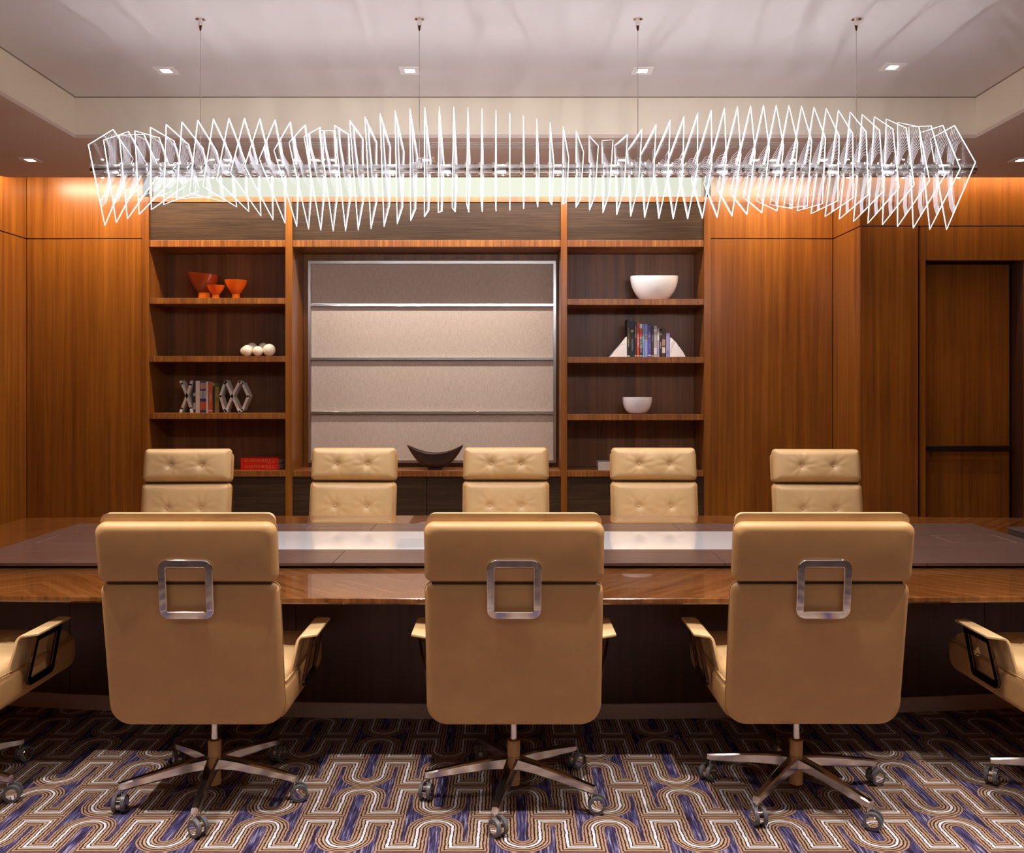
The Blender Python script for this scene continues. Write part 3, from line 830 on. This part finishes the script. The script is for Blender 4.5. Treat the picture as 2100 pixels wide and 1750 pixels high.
# flat dark box lying at the right end of the table
t = thing('dark_box', 'flat dark brown box at the right end of the table', 'box', (3.00, 4.89, TZ), world=False)
bm = nm(); box(bm, -.225, .20, -.3, .22, .0005, .044); obj('box_body', bm, mat('dark_leather', (.05,.028,.026), .5), t, bevel=.004)
bm = nm(); box(bm, -.229, .204, -.304, .224, .0445, .058); obj('lid', bm, mat('dark_leather_lid', (.06,.035,.033), .45), t, bevel=.003)

# ------------------------------------------------------------------ executive chair
chair = thing('executive_chair', 'x', 'chair', (0,0,0), 'executive chairs round the table', world=False)
WC = .628
Yr0, Zr0, Yr1, Zr1 = -.200, .330, -.328, 1.080     # rear face of the backrest
ang = math.atan2(Yr0-Yr1, Zr1-Zr0)                 # recline
def back_M(z, off):
    """frame on the rear face: local X right, local Y up along the back, local Z towards the sitter"""
    k = (z-Zr0)/(Zr1-Zr0); y = Yr0 + (Yr1-Yr0)*k
    ey = Vector((0, -math.sin(ang), math.cos(ang))); ez = Vector((0, math.cos(ang), math.sin(ang)))
    ex = Vector((-1,0,0))
    M = Matrix.Identity(4)
    for i, e_ in enumerate((ex, ey, ez)):
        for j in range(3): M[j][i] = e_[j]
    o = Vector((0, y, z)) + ez*off
    for j in range(3): M[j][3] = o[j]
    return M
def pillow(bm, w_, h_, t_, dimples, M, nx=52, ny=36, edge=.05, corner=.03):
    def ep(d):                                       # rounded rim profile from the distance to the edge
        q = min(1, max(0, d/edge)); return math.sqrt(max(0, 1-(1-q)**2))
    vs = []
    for j in range(ny+1):
        row = []
        for i in range(nx+1):
            u = -1+2*i/nx; v = -1+2*j/ny
            u = math.copysign(1-(1-abs(u))**1.35, u) if True else u
            v = math.copysign(1-(1-abs(v))**1.35, v)
            x = u*w_/2; y = v*h_/2
            # round the corners
            cx, cy = w_/2-corner, h_/2-corner
            if abs(x) > cx and abs(y) > cy:
                dx, dy_ = abs(x)-cx, abs(y)-cy; m_ = max(dx, dy_); l_ = math.hypot(dx, dy_)
                if l_ > 1e-9: x = math.copysign(cx+dx*m_/l_, x); y = math.copysign(cy+dy_*m_/l_, y)
            dx, dy_ = w_/2-abs(x), h_/2-abs(y)
            d = min(dx, dy_)
            if dx < corner and dy_ < corner: d = corner - math.hypot(corner-dx, corner-dy_)
            z = t_*.72*ep(d) + t_*.28*(1-(x/(w_/2))**2)*(1-(y/(h_/2))**2)
            for bx, by in dimples:
                r = math.hypot(x-bx, y-by); th_ = math.atan2(y-by, x-bx)
                z -= t_*.42*math.exp(-(r/.020)**1.3)
                z -= t_*.13*math.exp(-(r/.06))
                cr = math.cos(9*th_+bx*40) + .6*math.cos(14*th_+by*60+1.3)
                z += .0024*cr*math.exp(-((r-.052)/.046)**2)*min(1, r/.02)
            row.append(bm.verts.new(M @ Vector((x, y, z))))
        vs.append(row)
    for j in range(ny):
        for i in range(nx): bm.faces.new((vs[j][i], vs[j][i+1], vs[j+1][i+1], vs[j+1][i]))
    rim = vs[0] + [r[-1] for r in vs[1:]] + vs[-1][-2::-1] + [r[0] for r in vs[-2:0:-1]]
    try: bm.faces.new(rim[::-1])
    except Exception: pass
ST = .058                                            # shell thickness
# lower back
z0, z1 = .328, .858; zm = (z0+z1)/2; L = (z1-z0)/math.cos(ang)
bm = nm(); slab(bm, rrect(WC, L, (.075,.075,.03,.03), 8), ST, .022, back_M(zm, ST/2), 5); obj('back_shell', bm, LEATH, chair, smooth=True)
bm = nm(); pillow(bm, WC-.03, L-.14, .058, [(-.115,.028),(.115,.028),(-.125,-.15),(.125,-.15)], back_M(zm+.062, ST+.001), edge=.05)
bc_ = obj('back_cushion', bm, LEATH_L, chair, smooth=80)
bm = nm()
# piping seam: thin rounded frames around the shells
def seam(bm, w_, h_, r, M, t=.005):
    o_ = rrect(w_, h_, r, 8); i_ = rrect(w_-.012, h_-.012, r, 8)
    frame_loop(bm, o_, i_, t, M)
seam(bm, WC+.004, L+.004, (.075,.075,.03,.03), back_M(zm, ST*.55), .005); obj('back_piping', bm, PIPE, chair, smooth=True)
# headrest
z0h, z1h = .868, 1.078; zh = (z0h+z1h)/2; Lh = (z1h-z0h)/math.cos(ang)
bm = nm(); slab(bm, rrect(WC, Lh, (.028,.028,.035,.035), 8), ST, .024, back_M(zh, ST/2-.012), 5); hs = obj('headrest_shell', bm, LEATH, chair, smooth=True)
bm = nm(); pillow(bm, WC-.016, Lh+.026, .090, [(-.11,-.005),(.11,-.005)], back_M(zh+.013, .036), ny=28, edge=.05); hc = obj('headrest_cushion', bm, LEATH_L, chair, smooth=80)
bm = nm(); seam(bm, WC-.008, Lh+.006, .035, back_M(zh+.002, .044), .006); obj('headrest_piping', bm, PIPE, chair, smooth=True)
# strip coloured dark to stand for the shade in the gap
bm = nm(); slab(bm, rrect(WC-.05, .05, .01), ST*.6, .004, back_M(.863, ST*.5)); obj('gap_shade_strip', bm, mat('joint_shadow_strip', (.06,.03,.014), .7), chair)
def buttons(pts, M, name='button', z=.022, par=None):
    for bx, by in pts:
        bm = nm(); bmesh.ops.create_uvsphere(bm, u_segments=12, v_segments=8, radius=.0085, matrix=M @ Matrix.Translation((bx, by, z)) @ Matrix.Diagonal((1,1,.6,1)))
        obj(name, bm, LEATH_L, par, smooth=80)
buttons([(-.11,-.005),(.11,-.005)], back_M(zh+.013, .036), z=.053, par=hc)
buttons([(-.115,.028),(.115,.028),(-.125,-.15),(.125,-.15)], back_M(zm+.062, ST+.001), z=.034, par=bc_)
# chrome back handle spanning the joint
bm = nm()
ho, hi = rrect(.190, .212, .034, 8), rrect(.136, .158, .006, 8)
frame_loop(bm, ho, hi, .013, back_M(.850, -.024), lambda v: Vector((v.x, v.y, v.z + .14*max(0, v.y-.01)))); obj('back_handle', bm, CHROME, chair, smooth=30, bevel=.0025, label='polished chrome rounded square handle')
# seat
def rot_x(a_): return Matrix.Rotation(a_, 4, 'X')
sd = .62
bm = nm(); slab(bm, rrect(.130, sd+.06, (.05,.03,.03,.05), 6), WC, .030,
     Matrix.Translation((0, .145, .410)) @ Matrix(((0,0,1,0),(0,1,0,0),(1,0,0,0),(0,0,0,1))), 5)
ss = obj('seat_shell', bm, LEATH, chair, smooth=True)
bm = nm(); pillow(bm, WC-.03, .60, .048, [(-.12,.08),(.12,.08),(-.12,-.10),(.12,-.10)], Matrix.Translation((0, .17, .472)), edge=.045)
sc_ = obj('seat_cushion', bm, LEATH_L, chair, smooth=80)
buttons([(-.12,.08),(.12,.08),(-.12,-.10),(.12,-.10)], Matrix.Translation((0, .17, .472)), z=.028, par=sc_)
bm = nm(); seam(bm, WC-.004, .66, .045, Matrix.Translation((0, .15, .4745)), .005); obj('seat_piping', bm, PIPE, chair, smooth=True)
# armrests: bent sheet with a rounded metal loop outside
for sgn in (-1, 1):
    th_ = .011
    prof = [(.300,.472),(.312,.53),(.322,.585),(.326,.594),(.334,.600),(.392,.604)]
    bm = nm(); rows = []
    for k, (x, z) in enumerate(prof):
        q = k/(len(prof)-1)
        ya = -.045 + .025*min(1, q*1.5); yb = .215 + .065*min(1, q*1.2)
        if k == len(prof)-1: ya, yb = .0, .255
        rows.append((x, z, ya, yb))
    def nrm(k):
        a_ = prof[max(0,k-1)]; b_ = prof[min(len(prof)-1,k+1)]
        d = Vector((b_[0]-a_[0], b_[1]-a_[1])).normalized(); return Vector((d.y, -d.x))
    A = []
    NY = 6
    for side in (0, 1):
        gr = []
        for k, (x, z, ya, yb) in enumerate(rows):
            n_ = nrm(k)*(th_/2*(1 if side else -1))
            gr.append([bm.verts.new((sgn*(x+n_.x), ya+(yb-ya)*j/NY, z+n_.y)) for j in range(NY+1)])
        A.append(gr)
        for k in range(len(rows)-1):
            for j in range(NY): bm.faces.new((gr[k][j], gr[k+1][j], gr[k+1][j+1], gr[k][j+1]))
    for k in range(len(rows)-1):
        for j in (0, NY): bm.faces.new((A[0][k][j], A[0][k+1][j], A[1][k+1][j], A[1][k][j]))
    for j in range(NY):
        for k in (0, len(rows)-1): bm.faces.new((A[0][k][j], A[0][k][j+1], A[1][k][j+1], A[1][k][j]))
    ar = obj('armrest', bm, LEATH_L, chair, smooth=60, bevel=.003)
    # loop: local X = chair Y, local Y = chair Z
    M = Matrix.Translation((sgn*.334, .125, .494)) @ Matrix(((0,0,sgn,0),(1,0,0,0),(0,1,0,0),(0,0,0,1)))
    def warp(v):
        return Vector((v.x + (.016 if v.x < 0 else 0)*max(0, (v.y+.01)/.1), v.y, v.z + .030*max(0, (v.y+.01)/.1)))
    bm = nm(); frame_loop(bm, rrect(.214, .198, (.032,.032,.008,.008), 8), rrect(.156, .142, (.006,.006,.004,.004), 8), .012, M, warp)
    obj('arm_loop', bm, DARKCH, chair, smooth=30, bevel=.002, label='dark polished metal arm loop')
# column
bm = nm(); slab(bm, rrect(.20, .24, .02), .03, .005, Matrix.Translation((0, .04, .325))); obj('tilt_mechanism', bm, BLACK, chair)
bm = nm(); cyl(bm, (0,0,.10), (0,0,.33), .0125, n=20); obj('gas_lift', bm, ALU, chair, smooth=True)
bm = nm(); lathe(bm, [(.020,.036),(.0245,.038),(.0245,.205),(.022,.207),(.013,.207)], 28); obj('column_sleeve', bm, LEATH, chair, smooth=True, label='tan column sleeve')
# five-star base, drawn once along +X and repeated by the angle of each chair
def base_arm(a_):
    ca, sa = math.cos(a_), math.sin(a_)
    bm = nm(); Rm = Matrix.Rotation(a_, 4, 'Z')
    secs = [(.020,.024,.100,.146), (.10,.021,.098,.139), (.22,.017,.085,.120), (.325,.0135,.072,.101), (.338,.012,.074,.099)]
    rg = []
    for r_, hw, zb_, zt_ in secs:
        rg.append([bm.verts.new(Rm @ Vector(p)) for p in ((r_,-hw*.7,zb_),(r_,hw*.7,zb_),(r_,hw,zb_+.006),(r_,hw*.95,zt_-.005),(r_,hw*.6,zt_),(r_,-hw*.6,zt_),(r_,-hw*.95,zt_-.005),(r_,-hw,zb_+.006))])
    for p, q in zip(rg, rg[1:]):
        for i in range(8): bm.faces.new((p[i], p[(i+1)%8], q[(i+1)%8], q[i]))
    bm.faces.new(rg[0][::-1]); bm.faces.new(rg[-1])
    return bm
bm = nm(); lathe(bm, [(.030,.098),(.034,.102),(.034,.140),(.028,.147),(.020,.148)], 28)
hub = obj('star_base', bm, ALU, chair, smooth=True)
for k in range(5): obj('base_arm', base_arm(2*PI*k/5), ALU, hub, smooth=30)
def caster_parts(a_, sw, parent):
    c_ = Vector((.327*math.cos(a_), .327*math.sin(a_), 0))
    Ms = Matrix.Translation(c_) @ Matrix.Rotation(sw, 4, 'Z')      # rolls along local X, trailing by .016
    bm = nm(); 
    cyl(bm, Ms @ Vector((0,0,.055)), Ms @ Vector((0,0,.076)), .0055, n=12)
    cyl(bm, Ms @ Vector((.016,-.0075,.032)), Ms @ Vector((.016,.0075,.032)), .0265, n=24)
    cs = obj('caster', bm, CHROME, parent, smooth=True)
    for sd_ in (-1, 1):
        bm = nm()
        y0_, y1_ = sd_*.009, sd_*.022
        cyl(bm, Ms @ Vector((.016,y0_,.0325)), Ms @ Vector((.016,y1_,.0325)), .032, .0305, n=28)
        w_ = obj('wheel', bm, RIM, cs, smooth=True)
        bm = nm(); cyl(bm, Ms @ Vector((.016,y1_,.0325)), Ms @ Vector((.016,y1_+sd_*.0015,.0325)), .021, .019, n=24)
        # hub cap sits on the wheel; joined to the caster body for brevity
        me = bpy.data.meshes.new('cap'); bm.to_mesh(me); bm.free()
        me.materials.append(CHROME); q = bpy.data.objects.new('hub_cap', me); C.objects.link(q); q.parent = cs
    return cs
for k in range(5): caster_parts(2*PI*k/5, 1.2+k*.9, chair)

index_kids()
def place_chair(x, y, rz, star_rz, label, group, first=False):
    o = chair if first else copy_tree(chair)
    o.location = (x, y, 0); o.rotation_euler = (0, 0, rz)
    o['label'] = label; o['group'] = group
    # turn the star base and its casters to the angle of this chair
    for ch in (kids_of(o)):
        if ch.name.split('.')[0] in ('star_base', 'caster'): ch.rotation_euler = (0, 0, star_rz - rz)
    return o
def kids_of(o): return [c for c in bpy.data.objects if c.parent == o]
GF, GB = 'chairs along the near side of the table', 'chairs along the far side of the table'
front = [(-1.126, 3.50, 0, 3.571, 'tan leather executive chair seen from behind, left of the centre one'),
         (.016, 3.50, 0, 3.257, 'tan leather executive chair seen from behind at the centre of the near side'),
         (1.096, 3.505, 0, 2.735, 'tan leather executive chair seen from behind, right of the centre one'),
         (-2.195, 3.51, 0, 3.53, 'tan leather chair cut off by the left edge of the picture'),
         (2.20, 3.47, 0, 2.75, 'tan leather chair cut off by the right edge of the picture')]
ct = [(387, 6.53, 'far leather chair leftmost, in front of the red books'), (722, 6.64, 'far leather chair left of the dark crescent bowl'),
      (1037.5, 6.68, 'far leather chair right of the dark crescent bowl'), (1340, 6.65, 'far leather chair in front of the right bookcase bay'),
      (1671.5, 6.50, 'far leather chair rightmost, in front of the cherry panels')]
copies = []
for i, (x, y, rz, st, lab) in enumerate(front): copies.append((x, y, R(0), st, lab, GF))
for i, (cx, D, lab) in enumerate(ct):
    copies.append((px(cx, D), D-.24, PI+R([3,-2,0,-1,-3][i]), [.3,.9,1.2,.5,.8][i], lab, GB))
objs = []
for k, a_ in enumerate(copies):
    if k == 0: continue
    objs.append(place_chair(*a_))
place_chair(*copies[0], first=True)

# ------------------------------------------------------------------ chandelier of rotated glass plates
DC = 4.539; SC = F/DC; ZTU = H + 448/SC
ch = thing('glass_plate_chandelier', 'long suspended chandelier of edge-lit clear glass plates twisting along a steel tube', 'chandelier', (0, DC, ZTU), world=False)
quad = [(-.2416,-.0251), (-.0389,.2054), (.2206,.2095), (.0432,-.2932)]
def plate_meshes():
    n = 4
    def mesh(name, bm, m):
        bmesh.ops.recalc_face_normals(bm, faces=bm.faces[:])
        me = bpy.data.meshes.new(name); bm.to_mesh(me); bm.free(); me.materials.append(m); return me
    ctr = Vector((sum(p[0] for p in quad)/4, sum(p[1] for p in quad)/4))
    def off(d): return [tuple(Vector(p) - (Vector(p)-ctr).normalized()*d) for p in quad]
    T = .0019
    bm = nm(); a_ = [bm.verts.new((-T, y, z)) for y, z in off(.0014)]; b_ = [bm.verts.new((T, y, z)) for y, z in off(.002)]
    bm.faces.new(a_[::-1]); bm.faces.new(b_)
    pl = mesh('glass_plate', bm, GLASS)
    bm = nm(); T = .0019; o_, i_ = off(0), off(.0013)
    rg = [[bm.verts.new((x, y, z)) for y, z in pp] for x, pp in ((-T, o_), (T, o_), (T, i_), (-T, i_))]
    for k in range(4):
        p, q = rg[k], rg[(k+1)%4]
        for i in range(4): bm.faces.new((p[i], p[(i+1)%4], q[(i+1)%4], q[i]))
    ed = mesh('lit_edge', bm, EDGE)
    bm = nm(); u = 1/SC
    for k in range(8):
        s_ = k/7
        pts = [(-3-44*s_, 84.5-36*s_), (8-36*s_, 55-12*s_), (17-31*s_, 24-2*s_), (19-27*s_, 0), (15-21*s_, -16), (12-17*s_, -34), (11-16*s_, -54), (6-16*s_, -76+5*s_), (-10-11*s_, -96+11*s_)]
        pts = [Vector((0, a*u, b*u)) for a, b in pts]
        W_ = .0006
        pr = None
        for i, p in enumerate(pts):
            d = (pts[min(i+1, len(pts)-1)] - pts[max(i-1, 0)]).normalized(); n_ = Vector((0, -d.z, d.y))*W_
            c2 = [bm.verts.new(p + sg*n_ + Vector((x_,0,0))) for sg, x_ in ((1,.0024),(-1,.0024),(-1,.0014),(1,.0014))]
            if pr:
                for a4 in range(4): bm.faces.new((pr[a4], pr[(a4+1)%4], c2[(a4+1)%4], c2[a4]))
            pr = c2
    ln = mesh('engraved_lines', bm, LINES)
    return pl, ed, ln
PLM, EDM, LNM = plate_meshes()
KT = [(197,345),(226,340),(255,334),(300,323),(561.9,266.8),(617.8,251.9),(673.3,240),(730,227.3),(786,215.7),(815.5,209.4),(1020,168),(1237.7,125.2),(1493,76),(1583.6,61.4),(1699.4,44.5),(1785.3,31.2),(1834.6,25),(1863.9,20),(1892.5,14),(1920.3,7),(1949.6,0)]
def theta(p):
    for (a_, ta), (b_, tb_) in zip(KT, KT[1:]):
        if a_ <= p <= b_: return ta + (tb_-ta)*(p-a_)/(b_-a_)
    return 0
NP = 62; P0, P1 = 226.0, 1949.6
for k in range(NP):
    p = P0 + (P1-P0)*k/(NP-1); X = (p-VX)/SC
    g1 = bpy.data.objects.new('glass_plate', PLM); C.objects.link(g1); g1.parent = ch
    g1.location = (X, 0, 0); g1.rotation_euler = (R(theta(p)), 0, 0)
    for nme, me in (('lit_edge', EDM), ('engraved_lines', LNM)):
        q = bpy.data.objects.new(nme, me); C.objects.link(q); q.parent = g1
# clamp rings
bm = nm(); cyl(bm, (-.006,0,0), (.006,0,0), .034, n=24); 
RM = bpy.data.meshes.new('clamp_ring'); bm.to_mesh(RM); bm.free(); RM.materials.append(CHROME)
for k in range(-1, NP+1):
    X = (P0 + (P1-P0)*k/(NP-1) - 5 - VX)/SC
    q = bpy.data.objects.new('clamp_ring', RM); C.objects.link(q); q.parent = ch; q.location = (X, 0, 0)
bm = nm(); bmesh.ops.create_icosphere(bm, subdivisions=1, radius=.006); 
LM = bpy.data.meshes.new('led'); bm.to_mesh(LM); bm.free(); LM.materials.append(LED)
x0, x1 = (197-VX)/SC, (2000-VX)/SC
bm = nm(); cyl(bm, (x0-.01,0,0), (x1,0,0), .0235, n=28); obj('tube', bm, STEEL, ch, smooth=True)
bm = nm(); cyl(bm, (x0,-.0,-.029), (x1-.04,0,-.029), .0035, n=10); obj('rail', bm, CHROME, ch, smooth=True)
for i, p in enumerate((411, 860, 1308, 1756)):
    X = (p-VX)/SC; zc = ZC - ZTU
    bm = nm(); cyl(bm, (X,0,.03), (X,0,zc-.05), .0022, n=8); cb = obj('suspension_cable', bm, STEEL, ch, smooth=True)
    bm = nm(); lathe(bm, [(.024,zc-.0005),(.024,zc-.006),(.012,zc-.010),(.012,zc-.032),(.010,zc-.038),(.006,zc-.055),(.003,zc-.062)], 20, (X,0,0)); obj('ceiling_cup', bm, CHROME, ch, smooth=True)
    bm = nm(); lathe(bm, [(.036,-.005),(.036,.015),(.028,.03),(.008,.036),(.008,.05),(.003,.055)], 20, (X,0,0)); obj('hanger_collar', bm, CHROME, ch, smooth=True)
for k in range(16):                                  # LEDs along the tube that feed the plates
    X = (P0 + (P1-P0)*(k*4+.5)/(NP-1) - VX)/SC
    for zz in (.045, -.045):
        l = bpy.data.lights.new('plate_led', 'POINT'); l.energy = E_TUBE*(1.5 if zz > 0 else 1.7); l.color = COOL; l.shadow_soft_size = .0025
        o = bpy.data.objects.new('plate_led', l); C.objects.link(o); o.parent = ch; o.location = (X, -.01, zz)
